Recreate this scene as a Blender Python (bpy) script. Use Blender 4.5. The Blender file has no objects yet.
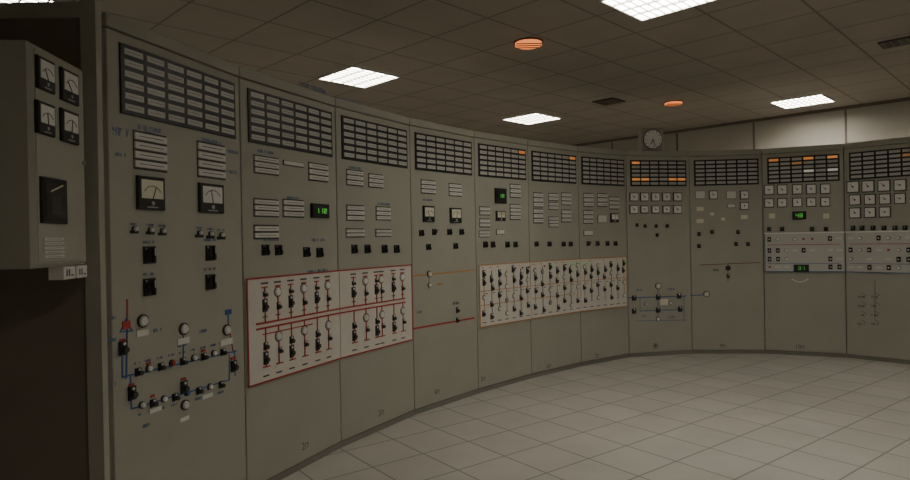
import bpy, math, random
from mathutils import Matrix, Vector
random.seed(4)
F=620.0; CAMZ=1.424; ROLL=0.0185

# ------------------------------------------------------------ materials
MATS={}
def mat(name,col,rough=0.6,metal=0.0,emit=None,es=0.0,noise=0.0,nscale=6.0,bump=0.0):
    m=bpy.data.materials.new(name); m.use_nodes=True
    nt=m.node_tree; b=nt.nodes['Principled BSDF']
    b.inputs['Base Color'].default_value=(*col,1)
    b.inputs['Roughness'].default_value=rough
    b.inputs['Metallic'].default_value=metal
    if emit:
        b.inputs['Emission Color'].default_value=(*emit,1)
        b.inputs['Emission Strength'].default_value=es
    if noise>0:
        tc=nt.nodes.new('ShaderNodeTexCoord'); n=nt.nodes.new('ShaderNodeTexNoise')
        n.inputs['Scale'].default_value=nscale; n.inputs['Detail'].default_value=5
        nt.links.new(tc.outputs['Object'],n.inputs['Vector'])
        r=nt.nodes.new('ShaderNodeMapRange')
        r.inputs['From Min'].default_value=.3; r.inputs['From Max'].default_value=.7
        r.inputs['To Min'].default_value=1-noise; r.inputs['To Max'].default_value=1+noise
        nt.links.new(n.outputs['Fac'],r.inputs['Value'])
        mx=nt.nodes.new('ShaderNodeVectorMath'); mx.operation='SCALE'
        mx.inputs[0].default_value=col
        nt.links.new(r.outputs['Result'],mx.inputs['Scale'])
        nt.links.new(mx.outputs['Vector'],b.inputs['Base Color'])
    MATS[name]=m
    return m
mat('panel_paint',(.425,.42,.35),.55,noise=.04,nscale=3)
mat('panel_edge',(.34,.335,.28),.6)
mat('end_paint',(.24,.205,.16),.7,noise=.06)  # dark brown, the shade on the end wall is put into this colour
mat('plinth',(.25,.245,.21),.7)
mat('black',(.016,.016,.017),.45)
mat('dark',(.05,.05,.048),.5)
mat('cell',(.60,.60,.56),.45)
mat('white',(.85,.84,.80),.5)
mat('cream',(.78,.75,.60),.5)
mat('plate',(.74,.73,.69),.5)
mat('grey',(.36,.36,.33),.5)
mat('amber',(.8,.35,.1),.5,emit=(1,.36,.09),es=.38)
mat('amber_dim',(.7,.38,.15),.5,emit=(1,.45,.15),es=.12)
mat('white_lit',(.9,.9,.8),.5,emit=(1,.95,.8),es=.22)
mat('green_led',(.1,.5,.1),.5,emit=(.22,1,.15),es=.34)
mat('red_led',(.35,.05,.03),.5,emit=(1,.08,.04),es=.05)
mat('red',(.48,.05,.035),.5)
mat('orange',(.62,.31,.11),.5)
mat('blue',(.05,.12,.38),.5)
mat('blue_ink',(.15,.22,.38),.6)
mat('ink',(.08,.08,.09),.6)
mat('brown',(.22,.13,.06),.5)
mat('board',(.74,.71,.64),.5,noise=.03)
mat('strip_paint',(.60,.595,.55),.5)
mat('metal',(.5,.5,.48),.35,.6)
mat('glassdark',(.03,.02,.018),.15)

def tile_mat(name,c1,c2,mortar,size,msize,rot,rough,loc=(0,0,0),nz=.1,bump=.3):
    m=bpy.data.materials.new(name); m.use_nodes=True; nt=m.node_tree; b=nt.nodes['Principled BSDF']
    tc=nt.nodes.new('ShaderNodeTexCoord'); mp=nt.nodes.new('ShaderNodeMapping')
    mp.inputs['Rotation'].default_value=(0,0,rot); mp.inputs['Location'].default_value=loc
    br=nt.nodes.new('ShaderNodeTexBrick'); br.offset=0; br.squash=1
    br.inputs['Scale'].default_value=1; br.inputs['Brick Width'].default_value=size
    br.inputs['Row Height'].default_value=size; br.inputs['Mortar Size'].default_value=msize
    br.inputs['Mortar Smooth'].default_value=.1
    br.inputs['Color1'].default_value=(*c1,1); br.inputs['Color2'].default_value=(*c2,1)
    br.inputs['Mortar'].default_value=(*mortar,1)
    nt.links.new(tc.outputs['Object'],mp.inputs['Vector']); nt.links.new(mp.outputs['Vector'],br.inputs['Vector'])
    n=nt.nodes.new('ShaderNodeTexNoise'); n.inputs['Scale'].default_value=2.5; n.inputs['Detail'].default_value=6
    nt.links.new(tc.outputs['Object'],n.inputs['Vector'])
    r=nt.nodes.new('ShaderNodeMapRange'); r.inputs['From Min'].default_value=.3; r.inputs['From Max'].default_value=.7
    r.inputs['To Min'].default_value=1-nz; r.inputs['To Max'].default_value=1+nz
    nt.links.new(n.outputs['Fac'],r.inputs['Value'])
    s=nt.nodes.new('ShaderNodeVectorMath'); s.operation='SCALE'
    nt.links.new(br.outputs['Color'],s.inputs[0]); nt.links.new(r.outputs['Result'],s.inputs['Scale'])
    nt.links.new(s.outputs['Vector'],b.inputs['Base Color'])
    b.inputs['Roughness'].default_value=rough
    bp=nt.nodes.new('ShaderNodeBump'); bp.inputs['Strength'].default_value=bump; bp.inputs['Distance'].default_value=.003
    bp.invert=True
    nt.links.new(br.outputs['Fac'],bp.inputs['Height']); nt.links.new(bp.outputs['Normal'],b.inputs['Normal'])
    MATS[name]=m
    return m
# floor tiles laid nearly square to the room walls
tile_mat('floor_tiles',(.58,.56,.51),(.54,.52,.47),(.28,.26,.23),.38,.006,math.radians(8),.5,nz=.06)
tile_mat('ceiling_tiles',(.44,.39,.33),(.42,.37,.315),(.25,.215,.18),.60,.010,0,.85,loc=(.2,0,0),nz=.05)
mat('wall_paint',(.53,.495,.44),.8,noise=.04,nscale=2)
mat('wall_seam',(.22,.19,.16),.8)
mat('tube_light',(1,1,1),.5,emit=(1,.945,.84),es=28)
mat('amber_lamp',(1,.4,.1),.5,emit=(1,.27,.08),es=1.2)

# ------------------------------------------------------------ mesh builder
# local frame: s along panel, z up, d = distance out of the panel front (local y = -d)
class MB:
    def __init__(s): s.v=[]; s.f=[]; s.m=[]; s.ml=[]
    def mi(s,n):
        if n not in s.ml: s.ml.append(n)
        return s.ml.index(n)
    def add(s,vs,fs,m):
        o=len(s.v); s.v+=vs; k=s.mi(m)
        for f in fs: s.f.append([o+i for i in f]); s.m.append(k)
    def box(s,s0,s1,z0,z1,d0,d1,m):
        s.wbox(s0,s1,-d1,-d0,z0,z1,m)
    def wbox(s,x0,x1,y0,y1,z0,z1,m):
        vs=[(x0,y0,z0),(x1,y0,z0),(x1,y1,z0),(x0,y1,z0),(x0,y0,z1),(x1,y0,z1),(x1,y1,z1),(x0,y1,z1)]
        s.add(vs,[(0,3,2,1),(4,5,6,7),(0,1,5,4),(1,2,6,5),(2,3,7,6),(3,0,4,7)],m)
    def bev(s,s0,s1,z0,z1,d0,d1,c,m):
        vs=[(s0,-d0,z0),(s1,-d0,z0),(s1,-d0,z1),(s0,-d0,z1),
            (s0,-(d1-c),z0),(s1,-(d1-c),z0),(s1,-(d1-c),z1),(s0,-(d1-c),z1),
            (s0+c,-d1,z0+c),(s1-c,-d1,z0+c),(s1-c,-d1,z1-c),(s0+c,-d1,z1-c)]
        fs=[(3,2,1,0)]
        for o in (0,4):
            for i in range(4):
                j=(i+1)%4; fs.append((o+i,o+j,o+4+j,o+4+i))
        fs.append((8,9,10,11))
        s.add(vs,fs,m)
    def cyl(s,cs,cz,r,d0,d1,m,n=14,r2=None):
        r2=r if r2 is None else r2
        vs=[];
        for d,rr in ((d0,r),(d1,r2)):
            for i in range(n):
                a=2*math.pi*i/n; vs.append((cs+rr*math.cos(a),-d,cz+rr*math.sin(a)))
        fs=[(i,(i+1)%n,n+(i+1)%n,n+i) for i in range(n)]
        fs.append(tuple(range(n,2*n))); fs.append(tuple(reversed(range(n))))
        s.add(vs,fs,m)
    def vcyl(s,x,y,r,z0,z1,m,n=20):
        vs=[]
        for z in (z0,z1):
            for i in range(n):
                a=2*math.pi*i/n; vs.append((x+r*math.cos(a),y+r*math.sin(a),z))
        fs=[(i,(i+1)%n,n+(i+1)%n,n+i) for i in range(n)]+[tuple(range(n,2*n)),tuple(reversed(range(n)))]
        s.add(vs,fs,m)
    def line(s,p,q,w,m,d0=0.0,d1=.0025):
        dx=q[0]-p[0]; dz=q[1]-p[1]; L=math.hypot(dx,dz) or 1e-6
        ux,uz=dx/L*w/2,dz/L*w/2; nx,nz=-uz,ux
        c=[(p[0]-ux+nx,p[1]-uz+nz),(p[0]-ux-nx,p[1]-uz-nz),(q[0]+ux-nx,q[1]+uz-nz),(q[0]+ux+nx,q[1]+uz+nz)]
        vs=[(a,-d0,b) for a,b in c]+[(a,-d1,b) for a,b in c]
        s.add(vs,[(0,1,2,3),(7,6,5,4),(0,4,5,1),(1,5,6,2),(2,6,7,3),(3,7,4,0)],m)
    def obj(s,name,parent=None):
        if not s.v: return None
        me=bpy.data.meshes.new(name); me.from_pydata(s.v,[],s.f)
        for n in s.ml: me.materials.append(MATS[n])
        for p,k in zip(me.polygons,s.m): p.material_index=k
        me.update()
        import bmesh
        b=bmesh.new(); b.from_mesh(me); bmesh.ops.recalc_face_normals(b,faces=b.faces); b.to_mesh(me); b.free()
        o=bpy.data.objects.new(name,me); bpy.context.collection.objects.link(o)
        if parent: o.parent=parent
        return o
def empty(name,loc=(0,0,0),rz=0):
    e=bpy.data.objects.new(name,None); e.empty_display_size=.1
    e.location=loc; e.rotation_euler=(0,0,rz); bpy.context.collection.objects.link(e); return e

# ------------------------------------------------------------ plan of the panel line (metres)
V=[(-1.448,2.60),(-1.180,3.44),(-.805,4.25),(-.350,5.00),(.190,5.66),(.745,6.22),(1.355,6.76),
   (2.000,7.20),(2.790,7.35),(3.615,7.27),(4.37,6.95),(4.95,6.37),(5.35,5.63)]
class Frame:
    def __init__(s,a,b):
        s.a=a; s.b=b; s.W=math.hypot(b[0]-a[0],b[1]-a[1]); s.th=math.atan2(b[1]-a[1],b[0]-a[0])
        s.c=math.cos(s.th); s.n=math.sin(s.th)
    def P(s,px,py):   # measured photo point -> position on this panel (s,z)
        dx=(px-455)-ROLL*(py-240); dy=(py-240)+ROLL*(px-455)
        tx=dx/F; tz=-(dy+2)/F
        q=(tx*s.a[1]-s.a[0])/(s.c-tx*s.n); Y=s.a[1]+s.n*q
        return (q,CAMZ+tz*Y)
    def R(s,cx,cy,w,h):
        s0=s.P(cx-w/2,cy)[0]; s1=s.P(cx+w/2,cy)[0]
        z1=s.P(cx,cy-h/2)[1]; z0=s.P(cx,cy+h/2)[1]
        return s0,s1,z0,z1
    def local(s,p):
        dx,dy=p[0]-s.a[0],p[1]-s.a[1]
        return (dx*s.c+dy*s.n, -dx*s.n+dy*s.c)

SEG={'0':'abcdef','1':'bc','2':'abged','3':'abgcd','4':'fgbc','5':'afgcd','6':'afgedc','7':'abc','8':'abcdefg','9':'abcdfg'}
def digits(mb,s0,s1,z0,z1,txt,m,d):
    n=len(txt); cw=(s1-s0)/n
    for i,ch in enumerate(txt):
        a=s0+cw*(i+.18); b=s0+cw*(i+.78); zm=(z0+z1)/2; w=cw*.14
        L={'a':((a,z1),(b,z1)),'b':((b,z1),(b,zm)),'c':((b,zm),(b,z0)),'d':((a,z0),(b,z0)),'e':((a,z0),(a,zm)),'f':((a,zm),(a,z1)),'g':((a,zm),(b,zm))}
        for g in SEG[ch]: mb.line(*L[g],w,m,d,d+.002)

class Items:
    def __init__(s,fr):
        s.fr=fr; s.met=MB(); s.sw=MB(); s.pl=MB(); s.mi=MB(); s.lab=MB()
    def stack(s,cx,cy,w,h,n):
        a,b,z0,z1=s.fr.R(cx,cy,w,h); m=s.pl
        if n==1: m.box(a,b,z0,z1,0,.005,'black'); m.box(a+.004,b-.004,z0+.005,z1-.003,.005,.008,'plate'); return
        m.box(a-.003,b+.003,z0-.004,z1+.004,0,.003,'dark')
        p=(z1-z0)/n
        for i in range(n):
            m.bev(a,b,z0+p*i+p*.13,z0+p*i+p*.87,.003,.010,.002,'plate')
            m.box(a+(b-a)*.12,a+(b-a)*.88,z0+p*i+p*.46,z0+p*i+p*.54,.010,.0104,'ink')
    def meter(s,cx,cy,w,h,face='white',style=0):
        a,b,z0,z1=s.fr.R(cx,cy,w,h); m=s.met; W=b-a; H=z1-z0
        if style!=1: m.bev(a,b,z0,z1,0,.016,.004,'black')
        D=.016
        if style==0:   # black bezel, scale window above a black skirt
            m.box(a+W*.10,b-W*.10,z0+H*.34,z1-H*.10,D,D+.002,face)
            cs=(a+b)/2; cz=z0+H*.34; R=min(W*.36,H*.46)
            pr=None
            for i in range(9):
                an=math.radians(35+110*i/8); q=(cs+R*math.cos(an),cz+R*math.sin(an))
                if pr: m.line(pr,q,W*.02,'ink',D+.002,D+.003)
                pr=q
            an=math.radians(random.uniform(60,135))
            m.line((cs,cz),(cs+R*.95*math.cos(an),cz+R*.95*math.sin(an)),W*.025,'ink',D+.002,D+.004)
            m.cyl(cs,z0+H*.20,W*.06,D,D+.004,'metal',10)
            m.box(a+W*.3,b-W*.3,z0+H*.06,z0+H*.1,D,D+.001,'grey')
        elif style==1:  # white square gauge
            m.bev(a-.004,b+.004,z0-.004,z1+.004,0,.014,.003,'dark')
            m.box(a+W*.05,b-W*.05,z0+H*.05,z1-H*.05,.014,.017,face)
            an=math.radians(random.uniform(100,160)); cs=(a+b)/2; cz=(z0+z1)/2
            m.line((cs,cz),(cs+W*.3*math.cos(an),cz+W*.3*math.sin(an)),W*.04,'ink',.017,.018)
            m.cyl(cs,cz,W*.09,.017,.020,'dark',10)
        else:           # dark recorder
            m.box(a+W*.1,b-W*.1,z0+H*.1,z1-H*.1,D,D+.002,'glassdark')
            m.box(a+W*.3,a+W*.7,z0+H*.2,z1-H*.35,D+.002,D+.003,'dark')
            m.line((a+W*.3,z1-H*.3),(b-W*.25,z1-H*.14),W*.03,'cream',D+.002,D+.004)
    def disp(s,cx,cy,w,h,txt,k=.32,kw=.15):
        a,b,z0,z1=s.fr.R(cx,cy,w,h); m=s.met; H=z1-z0;W=b-a
        m.bev(a,b,z0,z1,0,.018,.004,'black')
        digits(m,a+W*kw,b-W*kw,z0+H*k,z1-H*k,txt,'green_led',.0185)
    def switch(s,cx,cy,sz=.06,zz=None,ang=None,ss=None):
        p=s.fr.P(cx,cy); cs=p[0] if ss is None else ss; cz=p[1] if zz is None else zz
        m=s.sw; h=sz/2
        m.bev(cs-h,cs+h,cz-h*1.15,cz+h*1.15,0,.008,.002,'black')
        m.cyl(cs,cz,h*.72,.008,.02,'dark',14,h*.6)
        an=math.radians(random.choice([90,90,90,45]) if ang is None else ang)
        dx,dz=h*.8*math.cos(an),h*.8*math.sin(an)
        m.line((cs-dx,cz-dz),(cs+dx,cz+dz),h*.35,'black',.02,.036)
        m.line((cs,cz),(cs+dx,cz+dz),h*.14,'plate',.036,.037)
        m.cyl(cs-h*.7,cz+h*.85,h*.14,.008,.011,'metal',8)
    def vswitch(s,cs,cz,w=.032,h=.07,dot='white'):
        m=s.sw
        m.bev(cs-w/2,cs+w/2,cz-h/2,cz+h/2,0.002,.012,.003,'black')
        m.cyl(cs,cz-h*.12,w*.34,.012,.028,'dark',10)
        m.cyl(cs,cz+h*.32,w*.17,.012,.016,dot,8)
    def key(s,cx,cy,r=.016,m='white',zz=None,ss=None):
        p=s.fr.P(cx,cy); cs=p[0] if ss is None else ss; cz=p[1] if zz is None else zz
        s.sw.cyl(cs,cz,r*1.25,0,.010,'dark',14); s.sw.cyl(cs,cz,r,.010,.018,m,14,r*.8)
    def led(s,cx,cy,r=.012,m='red_led'):
        cs,cz=s.fr.P(cx,cy)
        s.sw.cyl(cs,cz,r*1.3,0,.005,'metal',12); s.sw.cyl(cs,cz,r,.005,.014,m,12,r*.6)
    def tag(s,cx,cy,w,h,m='white'):
        a,b,z0,z1=s.fr.R(cx,cy,w,h); s.pl.box(a,b,z0,z1,0,.004,m)
    def pline(s,pts,w,m):
        for p,q in zip(pts,pts[1:]): s.mi.line(s.fr.P(*p),s.fr.P(*q),w,m)
    def script(s,cx,cy,w,h,m='blue_ink',d=0):
        a,b,z0,z1=s.fr.R(cx,cy,w,h); H=z1-z0; x=a; st=H*.6
        while x<b-st*.5:
            if random.random()<.85:
                s.lab.line((x,z0),(x+st*.05,z1),H*.14,m,d,d+.001)
                s.lab.line((x,random.choice([z0,z1,(z0+z1)/2])),(x+st*.6,random.choice([z0,z1,(z0+z1)/2])),H*.14,m,d,d+.001)
                if random.random()<.6: s.lab.line((x+st*.6,z0),(x+st*.6,z1),H*.14,m,d,d+.001)
            x+=st
    def finish(s,e):
        s.met.obj('meters',e); s.sw.obj('switches',e); s.pl.obj('nameplates',e); s.mi.obj('mimic_lines',e); s.lab.obj('lettering',e)

def vnorm(i):
    def nn(a,b):
        t=math.atan2(b[1]-a[1],b[0]-a[0]); return (math.sin(t),-math.cos(t))
    l=[]
    if i>0: l.append(nn(V[i-1],V[i]))
    if i<len(V)-1: l.append(nn(V[i],V[i+1]))
    if i==0: return (.62,-.78)
    x=sum(k[0] for k in l); y=sum(k[1] for k in l); L=math.hypot(x,y); return (x/L,y/L)

bays=[]
AMB={4:[(5,0)],5:[(5,0)],7:[(0,0),(0,4),(1,4),(5,4),(4,4)],9:[(0,0),(3,0),(5,0)]}
for i in range(len(V)-1):
    fr=Frame(V[i],V[i+1]); W=fr.W
    e=empty('control_panel',(V[i][0],V[i][1],0),fr.th)
    mb=MB()
    n0=vnorm(i); n1=vnorm(i+1); D=.5
    b0=fr.local((V[i][0]-n0[0]*D,V[i][1]-n0[1]*D)); b1=fr.local((V[i+1][0]-n1[0]*D,V[i+1][1]-n1[1]*D))
    pts=[(0.002,.022),(W-.002,.022),b1,b0]
    vs=[(p[0],p[1],.0) for p in pts]+[(p[0],p[1],2.395) for p in pts]
    mb.add(vs,[(3,2,1,0),(4,5,6,7),(0,1,5,4),(1,2,6,5),(2,3,7,6),(3,0,4,7)],'panel_edge')
    mb.bev(.003,W-.003,.045,2.335,-.022,0,.003,'panel_paint')
    mb.bev(.003,W-.003,2.342,2.40,-.022,.004,.003,'panel_paint')
    mb.box(.001,W-.001,0,.040,-.03,-.002,'plinth')
    for ss in (.02,W-.02):
        for zz in (.12,1.9): mb.cyl(ss,zz,.006,0,.003,'metal',8)
    mb.obj('cabinet',e)
    an=MB(); s0,s1,z0,z1=W*.075,W*.94,1.995,2.283
    if i==0: s0,s1=W*.085,W*.94
    an.bev(s0-.008,s1+.008,z0-.008,z1+.008,0,.008,.003,'black')
    nc,nr=6,6; pw=(s1-s0)/nc; ph=(z1-z0)/nr
    for c in range(nc):
        for r in range(nr):
            m='cell'
            if (c,r) in AMB.get(i,[]): m='amber'
            if i==9 and (c,r) in ((3,3),(5,3)): m='white_lit'
            if (i,c,r) in ((10,4,1),(9,2,1)): m='amber_dim'
            a=s0+pw*c+pw*.08; b=s0+pw*(c+1)-pw*.08; t=z1-ph*r-ph*.2; q=z1-ph*(r+1)+ph*.22
            an.bev(a,b,q,t,.008,.012,.002,m)
            if m=='cell':
                an.box(a+.012,b-.012,(t+q)/2-.001,(t+q)/2+.001,.012,.0124,'ink')
    an.obj('annunciator',e)
    bays.append((fr,e,Items(fr)))

# ---------------- bay 1
fr,e,I=bays[0]
I.stack(150,152,32,36,4); I.stack(211,161,27,34,4)
I.script(150,129,24,4); I.script(212,142,20,4); I.script(121,132,16,7); I.script(233,152,12,3); I.script(150,133,10,2.5)
I.script(121,155,10,3); I.script(232,172,10,3)
I.meter(149.5,193.5,27,33,'cream'); I.meter(210,198.5,24,29)
for x,y in ((134,230),(150,231),(162,232),(199,234),(210,235),(221,236)):
    I.tag(x,y+2,8,3,'black'); I.key(x,y-1,.011,'plate'); I.script(x,y-6,7,2)
for x,y in ((149,255),(210,253),(149,287),(210,282)):
    I.switch(x,y,.068,ang=90); I.script(x,y-13,12,2.5)
I.pline([(127,300),(127,318)],.007,'red'); I.pline([(127,318),(126,378)],.007,'blue')
I.tag(126,325,8,8,'red'); I.pline([(120,332),(126,319),(132,331),(120,332)],.005,'blue')
for x,y in ((142,321),(183,329),(226,330)):
    I.key(x,y,.024,'plate'); I.tag(x,y+12,12,6,'plate')
I.pline([(228,310),(228,322)],.007,'blue'); I.tag(228,312,6,5,'blue'); I.pline([(228,322),(233,352)],.005,'red')
I.pline([(122,377),(236,351)],.007,'blue'); I.pline([(122,340),(122,377)],.007,'blue'); I.pline([(234,351),(235,375)],.007,'blue')
I.pline([(130,377),(131,409),(229,380),(229,355)],.006,'blue')
I.pline([(183,336),(183,362)],.005,'blue')
for k,x in enumerate((137,148,160,171,182,193,203,213,222)):
    y=372-(x-137)*.235
    cs,cz=fr.P(x,y)
    if k%2==0: I.vswitch(cs,cz,.030,.035)
    else: I.key(x,y-1,.013,'red' if k==3 else 'white')
    I.script(x,y-9,6,2); 
    if k in (1,6): I.tag(x,y-6,4,2.5,'red')
for k,x in enumerate((141,152,163,174,186,198,209,220)):
    y=406-(x-141)*.27
    cs,cz=fr.P(x,y)
    if k%2==1: I.vswitch(cs,cz,.030,.035)
    else: I.key(x,y-1,.013,'white' if k!=4 else 'blue')
    I.script(x,y+8,6,2)
    if k==1: I.tag(x,y-7,4,2.5,'red')
for x,y in ((122,348),(233,366),(131,393),(183,387)):
    cs,cz=fr.P(x,y); I.vswitch(cs,cz,.040,.060); I.tag(x,y-8,5,2.5,'red')
I.key(184,405,.02,'plate'); I.tag(184,419,9,4,'white'); I.tag(155,410,12,4,'white'); I.tag(207,396,10,4,'white')
for x,y in ((112,318),(112,385),(203,331),(147,425),(182,345),(225,344),(112,340),(158,330)): I.script(x,y,9,3)

# ---------------- bay 2
fr,e,I=bays[1]
I.stack(266,165.5,24,17,3); I.stack(293,164,20,5,1); I.stack(318,172.5,19,17,3)
I.stack(266,208,24,17,3); I.stack(293,208.5,20,17,3); I.stack(266,232,24,13,2)
I.disp(319,211,17,14,'112',.36,.16)
for x,y in ((265,250),(278,250),(306,252),(319,252.5)): I.switch(x,y,.055,ang=90)
I.script(313,88,26,4); I.script(266,152,16,2.5); I.script(293,198,14,2.5); I.script(318,240,14,2.5); I.script(318,271,20,2.5); I.script(271,240,16,2)
# ---------------- bay 3
fr,e,I=bays[2]
I.stack(354.5,178,16,15,3); I.stack(375.5,181,14,13,3)
I.stack(355,213,17,15,3); I.stack(383,213.5,14,13,3); I.stack(355,233,18,8,2); I.stack(383,233,15,7,2)
for x in (354,367,384,396): I.switch(x,249,.055,ang=90)
I.script(349,102,26,4); I.script(355,168,12,2.2); I.script(384,204,12,2)
# ---------------- bay 4
fr,e,I=bays[3]
I.stack(428,187,14,13,3); I.stack(455,190,12,12,3)
I.meter(428,214,11,16,'cream'); I.meter(455,215.5,11,15,'cream')
for x,y in ((421,233),(434,232),(449,232),(461,232),(428,247),(455,246)): I.switch(x,y,.045)
I.script(428,200,10,2,'blue_ink')
I.pline([(412,276),(475,270)],.012,'orange'); I.pline([(412,329),(474,318)],.014,'red')
I.pline([(429,275),(429,289)],.006,'orange'); I.key(429,274,.022,'cream'); I.key(429,285,.015)
a=fr.P(457,310); I.vswitch(a[0],a[1],.03,.05); a=fr.P(457,320); I.vswitch(a[0],a[1],.03,.045); I.script(457,303,8,2.5,'ink')
I.script(440,284,8,2,'orange'); I.script(420,312,6,2)
# ---------------- bay 5-7
fr,e,I=bays[4]
I.disp(500,196,11,15,'12',.41,.22); I.stack(484.5,211,10,8,2); I.stack(484.5,223,10,8,2); I.stack(515,191,10,13,3); I.stack(515,212,10,15,4); I.stack(484,234,10,6,2)
I.meter(500,216,9,10,'cream')
for x in (485,492.5,507,515): I.switch(x,244.5,.05)
I.stack(500,232,8,5,1)
fr,e,I=bays[5]
for x,y,h in ((538,200,14),(538,216,14),(553,197,7),(553,206,7),(553,222,10),(566,199,12),(566,216,12)): I.stack(x,y,9,h,3 if h>9 else 2)
for x in (536,549,563,570): I.switch(x,244,.045)
fr,e,I=bays[6]
for x,y,h in ((588,200,13),(602,200,13),(614,203,12),(588,217,13),(602,219,8),(588,233,5)): I.stack(x,y,9,h,3 if h>9 else 1)
for x in (588,597,607,615): I.switch(x,243.5,.045)
I.meter(614,218,8,9)
# mimic boards
def board(i,s0,s1,z0,z1,trim,left=False,right=False):
    fr,e,I=bays[i]; m=MB()
    m.box(s0,s1,z0,z1,0,.008,'board')
    m.line((s0,z1),(s1,z1),.009,trim,.008,.011); m.line((s0,z0),(s1,z0),.009,trim,.008,.011)
    if left: m.line((s0,z0),(s0,z1),.009,trim,.008,.011)
    if right: m.line((s1,z0),(s1,z1),.009,trim,.008,.011)
    return m
for i in (1,2):
    fr,e,I=bays[i]; W=fr.W
    s0=.02 if i==1 else .004; s1=W-.004 if i==1 else W-.02
    m=board(i,s0,s1,.615,1.215,'red',i==1,i==2)
    b0=s0+.07 if i==1 else s0; b1=s1 if i==1 else s1-.10
    for z in (.955,.925): m.line((b0,z),(b1,z),.010,'red',.008,.012)
    if i==1: m.line((b0+.05,.89),(b1-.3,.89),.006,'red',.008,.012)
    xs=(264,277,290,303,316,327) if i==1 else (353,365,376,381,393,402)
    for k,x in enumerate(xs):
        cs=fr.P(x,315)[0]
        up=k%2==0
        m.line((cs,.955),(cs,1.16),.007,'red',.008,.012)
        m.line((cs-.02,1.16),(cs+.02,1.16),.007,'red',.008,.012)
        m.line((cs,.925),(cs,.70),.007,'red',.008,.012)
        m.line((cs-.02,.70),(cs+.03,.70),.007,'red',.008,.012)
        if up:
            I.vswitch(cs,1.055,.042,.075); I.vswitch(cs,1.12,.03,.03)
            I.vswitch(cs,.82,.038,.045); I.vswitch(cs,.75,.042,.075)
        else:
            I.vswitch(cs+.005,1.04,.032,.045); I.key(0,0,.026,'white',zz=1.125,ss=cs)
            I.key(0,0,.026,'plate',zz=.86,ss=cs); I.vswitch(cs+.01,.775,.032,.04); m.box(cs-.03,cs+.04,.675,.69,.008,.010,'plate')
        m.box(cs-.03,cs+.03,1.178,1.188,.008,.009,'ink'); m.box(cs-.025,cs+.025,.643,.652,.008,.009,'ink')
        m.box(cs-.02,cs+.02,.985,.992,.008,.009,'ink')
    m.obj('mimic_board',e)
for i in (4,5,6):
    fr,e,I=bays[i]; W=fr.W
    s0=.03 if i==4 else .004; s1=W-.004 if i<6 else W-.03
    m=board(i,s0,s1,.60,1.17,'orange',i==4,i==6)
    m.line((s0+.02,.93),(s1,.93),.006,'orange',.008,.012)
    if i!=6: m.line((s0+.02,.80),(s1-.1,.80),.006,'orange',.008,.012)
    n=7
    for k in range(n):
        cs=s0+(s1-s0)*(k+.55)/n
        top=1.11; bot=.70 if k%2 else .76
        m.line((cs,bot),(cs,top),.004,'ink' if k%3 else 'orange',.008,.012)
        for z in ([1.10,1.01,.87,.73] if k%2==0 else [1.05,.96,.81,.68]):
            z+=random.uniform(-.02,.02)
            if i==6 and z<.8 and k%2: continue
            if random.random()<.66: I.vswitch(cs+random.uniform(-.012,.012),z,.038,.056 if z<1 else .07)
            else: I.key(0,0,.02,random.choice(['white','plate','cream','grey']),zz=z,ss=cs)
        m.box(cs-.025,cs+.025,.635,.643,.008,.009,'ink'); m.box(cs+.02,cs+.05,.9,.907,.008,.009,'ink')
        if random.random()<.5: m.box(cs-.03,cs+.0,1.14,1.148,.008,.009,'orange')
        if random.random()<.3: I.sw.cyl(cs+.03,1.12,.009,.008,.016,random.choice(['green_led','red_led']),10)
    m.obj('mimic_board',e)

# ---------------- bay 8
fr,e,I=bays[7]
for x in (633.5,644,655,666,677): I.meter(x,197,8,8,'white',1)
for x in (633.5,677): I.meter(x,209.5,8,8,'white',1)
for x in (644,655,666): I.meter(x,209.5,7,7,'white',1)
for x in (655,666): I.led(x,210,.012)
for x,y in ((645,226),(656,226),(667,226),(637,225),(657,235)): I.switch(x,y,.035)
I.script(640,219,8,2,'orange')
I.pline([(627,298),(686,296)],.010,'blue'); I.pline([(640,311),(684,309.5)],.008,'blue')
I.pline([(640,298),(640,311)],.005,'blue'); I.pline([(658,288),(658,320)],.006,'blue'); I.pline([(684,296),(684,322)],.005,'blue'); I.pline([(636,321),(686,320)],.005,'blue')
for x,y in ((634,298),(658,297),(679,296),(634,311),(658,310),(680,309)):
    a=fr.P(x,y); I.vswitch(a[0],a[1],.052,.06)
I.key(658,286,.03,'plate'); I.key(658,319,.022,'plate'); I.key(646,304,.016); I.key(670,303,.016)
a=fr.R(664,302,8,6); I.pl.box(*a,0,.01,'cream')
for x,y in ((640,290),(672,289),(645,316),(672,317)): I.script(x,y,7,2)
I.script(656,345,4,3,'ink')
# ---------------- bay 9
fr,e,I=bays[8]
for x in (700,713,731,744): I.stack(x,195,10,8,1) if x in(700,731) else I.meter(x,195,8,8,'white',1)
I.meter(744,206,8,7,'white',1); I.stack(731,206,8,4,1)
for x,y in ((700,209),(700,221),(744,217)): I.tag(x,y,7,4,'cream')
for x,y in ((699,234),(712,232),(738,232),(699,246),(736,244),(748,244)): I.switch(x,y,.04)
for x,y in ((712,214),(723,219)): I.tag(x,y,4,3,'cream')
I.pline([(688,296),(707,294.5)],.010,'blue'); I.key(706.5,294,.03,'plate')
I.pline([(700,265),(760,262.5)],.009,'brown'); I.pline([(728,264),(728,281)],.007,'brown')
I.key(728,268,.024,'dark'); a=fr.P(728,276); I.vswitch(a[0],a[1],.035,.045); I.script(716,270,6,2,'ink')
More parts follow.
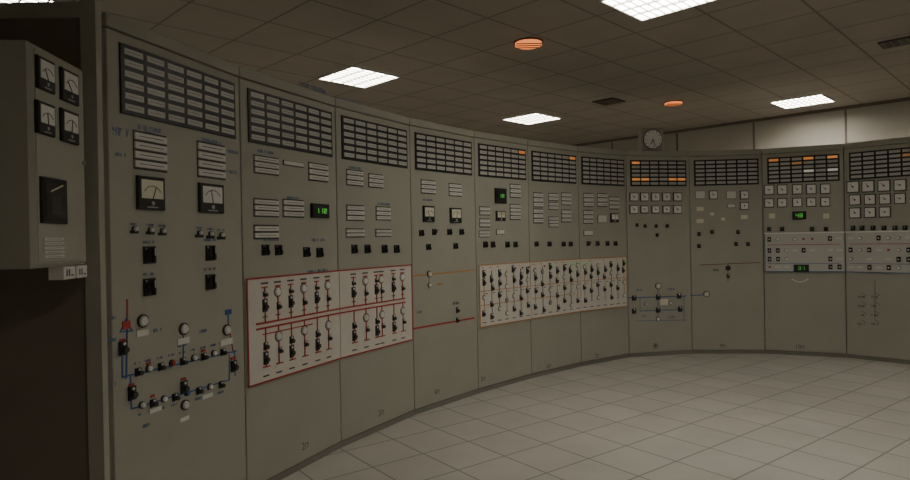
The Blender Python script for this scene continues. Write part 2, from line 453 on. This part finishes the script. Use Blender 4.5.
# ---------------- bay 10 and 11
fr,e,I=bays[9]
for x in (769,782,797,811,825): I.meter(x,190-(x-769)*.02,9.5,9.5,'white',1)
for x in (769,782,797,811,825): I.meter(x,203-(x-769)*.02,9,8.5,'white',1)
I.disp(799,215.5,14,8,'48',.30,.22)
for x in (772,826): I.tag(x,216,6,5,'cream')
for x in (769,782,812,826): I.switch(x,229,.042)
fr,e,I=bays[10]
for x in (853,868,884,900): I.meter(x,187-(x-853)*.04,12,11,'white',1)
for x in (855,870,885,900): I.meter(x,200-(x-853)*.03,11,10,'white',1)
for x in (855,870,885): I.meter(x,213-(x-853)*.03,11,10,'white',1)
I.led(885,200,.014)
for x in (853,862,873,884,895,905): I.switch(x,228,.045)
for i in (9,10,11):
    fr,e,I=bays[i]; W=fr.W; m=MB()
    zt=1.41; zb=.965
    m.bev(.012,W-.006,zb,zt,0,.02,.004,'strip_paint')
    m.line((.012,zb),(W-.006,zb),.012,'blue_ink',.02,.023); m.line((.012,zt),(W-.006,zt),.014,'white',.02,.023)
    if i==9: m.line((.014,zb),(.014,zt),.008,'blue_ink',.02,.023)
    m.obj('sub_panel',e)
    nk=9
    for k in range(nk):
        cs=.06+k*(W-.12)/(nk-1)
        for z in (1.34,1.21,1.11,1.02):
            r=random.random()
            if i==9 and .30<cs<.62 and z<1.15: continue
            if r<.34: I.sw.bev(cs-.018,cs+.018,z-.026,z+.026,.02,.036,.004,'black'); I.sw.cyl(cs,z,.009,.036,.041,'white',8)
            elif r<.52: I.sw.cyl(cs,z,.02,.02,.028,'dark',12); I.sw.cyl(cs,z,.016,.028,.038,'white',12)
            elif r<.58: I.sw.cyl(cs,z,.012,.02,.034,'red_led',12)
            elif r<.78: I.pl.box(cs-.028,cs+.028,z-.010,z+.010,.02,.024,'plate')
    I.mi.line((.05,1.275),(W-.05,1.275),.006,'red',.02,.023); I.mi.line((.05,1.06),(W-.05,1.06),.006,'blue_ink',.02,.023)
    if i==9:
        a=fr.R(801,268,15,7); I.met.bev(*a[:2],a[2],a[3],.02,.04,.004,'black')
        digits(I.met,a[0]+.04,a[1]-.04,a[2]+.024,a[3]-.024,'31','green_led',.041)
fr,e,I=bays[10]
for c in range(2):
    for r in range(4):
        x=862+c*13; y=293+r*9; I.pline([(x,y),(x+5,y+3)],.004,'ink'); I.script(x,y+4,7,2,'ink')
I.pline([(875,280),(875,320)],.004,'ink')
fr,e,I=bays[9]
pr=None
for k in range(9):
    q=(792+k*2, 279+3*math.sin(math.pi*k/8))
    if pr: I.pline([pr,q],.010,'white')
    pr=q

for fr,e,I in bays: I.finish(e)
numpos={1:(305,446,'2п'),2:(381,413,'3п'),3:(437,392,'4п'),4:(483,379,'5п'),5:(549,366,'6п'),6:(597,356,'7п'),7:(656,347,'8п'),8:(723,346,'9п'),9:(800,347,'10п')}
for i,(x,y,t) in numpos.items():
    fr,e,I=bays[i]; s,z=fr.P(x,y)
    cu=bpy.data.curves.new('bay_number','FONT'); cu.body=t; cu.size=.065; cu.align_x='CENTER'; cu.align_y='CENTER'
    cu.materials.append(MATS['ink'])
    o=bpy.data.objects.new('bay_number',cu); bpy.context.collection.objects.link(o); o.parent=e
    o.location=(s,-.001,z); o.rotation_euler=(math.pi/2,0,0)

# ---------------- end of the panel line: post and end wall
e=empty('end_housing',(0,0,0)); m=MB()
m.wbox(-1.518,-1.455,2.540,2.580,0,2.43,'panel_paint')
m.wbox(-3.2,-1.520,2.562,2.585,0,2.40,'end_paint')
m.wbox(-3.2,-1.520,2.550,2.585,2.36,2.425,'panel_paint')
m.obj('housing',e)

# ---------------- meter box on the end
BF=Frame((-1.446,2.13),(-1.482,2.50))
e=empty('meter_box',(BF.a[0],BF.a[1],0),BF.th); W=BF.W
m=MB()
m.bev(0,W,1.345,2.13,-.45,0,.014,'panel_paint')
m.bev(.02,W-.02,1.365,2.11,0,.004,.002,'panel_paint')
m.box(W,W+.035,1.40,2.08,-.40,-.05,'panel_edge')
m.cyl(W-.03,1.75,.008,.004,.012,'metal',10)
m.obj('case',e)
I=Items(BF)
for x,y in ((43,75),(67,87),(43,119),(67,127)): I.meter(x,y,17,32,'white')
I.meter(51,201,25,45,'dark',2)
I.script(52,236,14,3,'ink'); I.stack(52,248,20,22,5)
I.script(44,98,12,2.5,'ink'); I.script(68,107,10,2.5,'ink'); I.script(56,168,14,3,'ink')
I.finish(e)
m=MB()
for x0 in (.18,.275):
    m.bev(x0,x0+.08,1.295,1.344,-.05,.006,.003,'plate')
    m.box(x0+.015,x0+.022,1.307,1.332,.006,.007,'ink'); m.box(x0+.032,x0+.039,1.307,1.332,.006,.007,'ink'); m.box(x0+.05,x0+.064,1.307,1.313,.006,.007,'ink')
m.obj('push_buttons',e)

# ---------------- clock standing on top of the panels
fr=bays[7][0]; s,_=fr.P(653,150)
cx=V[7][0]+fr.c*s; cy=V[7][1]+fr.n*s
e=empty('wall_clock',(cx,cy,2.402),fr.th-.12); m=MB()
h=.13
m.bev(-h,h,0,.27,-.12,-.01,.012,'panel_edge')
m.cyl(0,.135,.118,-.01,0,'dark',32); m.cyl(0,.135,.108,0,.003,'white',32)
for k in range(12):
    a=k*math.pi/6; m.line((.085*math.sin(a),.135+.085*math.cos(a)),(.098*math.sin(a),.135+.098*math.cos(a)),.006,'ink',.003,.005)
for ang,L,w in ((205,.06,.010),(165,.085,.007)):
    a=math.radians(ang); m.line((0,.135),(L*math.sin(a),.135+L*math.cos(a)),w,'ink',.005,.007)
m.obj('clock_body',e)

# ------------------------------------------------------------ room shell (rotated 45 deg to the view)
RZ=-math.pi/4; CH=CAMZ+1.70
A0,A1,B0,B1=-8.6,6.0,-4.0,9.8
def room(name,fn):
    m=MB(); fn(m); o=m.obj(name); o.rotation_euler=(0,0,RZ); return o
room('floor',lambda m:m.wbox(A0,A1,B0,B1,-.1,0,'floor_tiles'))
room('ceiling',lambda m:m.wbox(A0,A1,B0,B1,CH,CH+.1,'ceiling_tiles'))
room('wall_back',lambda m:m.wbox(A0,A1,B1,B1+.15,0,CH,'wall_paint'))
room('wall_left',lambda m:m.wbox(A0-.15,A0,B0,B1,0,CH,'wall_paint'))
room('wall_right',lambda m:m.wbox(A1,A1+.15,B0,B1,0,CH,'wall_paint'))
room('wall_front',lambda m:m.wbox(A0,A1,B0-.15,B0,0,CH,'wall_paint'))
def seams(m):
    x=A0+.4
    while x<A1: m.wbox(x-.012,x+.012,B1-.012,B1,0,CH-.05,'wall_seam'); x+=1.2
    m.wbox(A0,A1,B1-.03,B1,CH-.04,CH,'wall_seam')
room('trim_1',seams)

def lum(x,y,name='ceiling_light'):
    e=empty(name,(x,y,CH),math.radians(45)); m=MB(); h=.29
    for a in ((-h-.015,h+.015,-h-.015,-h),(-h-.015,h+.015,h,h+.015),(-h-.015,-h,-h,h),(h,h+.015,-h,h)):
        m.wbox(*a,-.022,-.001,'white')
    m.obj('frame',e)
    m=MB(); m.wbox(-h,h,-h,h,-.008,-.004,'tube_light'); m.obj('diffuser',e)
    m=MB()
    for k in range(1,4): m.wbox(-h+k*h/2-.006,-h+k*h/2+.006,-h,h,-.024,-.009,'grey')
    for k in range(1,9): m.wbox(-h,h,-h+k*2*h/9-.003,-h+k*2*h/9+.003,-.024,-.009,'grey')
    m.obj('louvre',e)
for p in ((-.97,6.45),(1.13,8.88),(1.50,4.46),(4.54,8.05),(-3.06,4.36),(3.6,2.3),(1.2,-.2),(6.0,4.9)): lum(*p)  # last three are out of view, added along the light grid to brighten panel fronts
def amber(x,y,r):
    e=empty('amber_lamp',(x,y,CH),0); m=MB()
    m.vcyl(0,0,r,-.012,0,'dark',24)
    m.vcyl(0,0,r*.9,-.03,-.012,'amber_lamp',24)
    for k in (-1,0,1): m.wbox(-r*.85,r*.85,k*r*.45-.006,k*r*.45+.006,-.036,-.03,'brown')
    m.obj('lamp_body',e)
amber(.673,5.42,.13); amber(2.85,8.0,.12)
def vent(x,y,w,l,rz=45):
    e=empty('ceiling_vent',(x,y,CH),math.radians(rz)); m=MB()
    m.wbox(-w/2,w/2,-l/2,l/2,-.012,0,'dark')
    for k in range(5): m.wbox(-w/2,w/2,-l/2+l*(k+.3)/5,-l/2+l*(k+.5)/5,-.018,-.012,'brown')
    m.obj('grille',e)
vent(1.98,7.87,.3,.3); vent(4.05,5.6,.25,.3)

w=bpy.data.worlds.new('World'); bpy.context.scene.world=w; w.use_nodes=True
w.node_tree.nodes['Background'].inputs[0].default_value=(.02,.018,.015,1)
cam=bpy.data.cameras.new('camera'); cam.sensor_width=36; cam.lens=36*F/910; cam.clip_start=.05
co=bpy.data.objects.new('camera',cam); bpy.context.collection.objects.link(co)
co.matrix_world=Matrix.Translation((0,0,CAMZ))@Matrix.Rotation(math.pi/2-2/F,4,'X')@Matrix.Rotation(-ROLL,4,'Z')
bpy.context.scene.camera=co
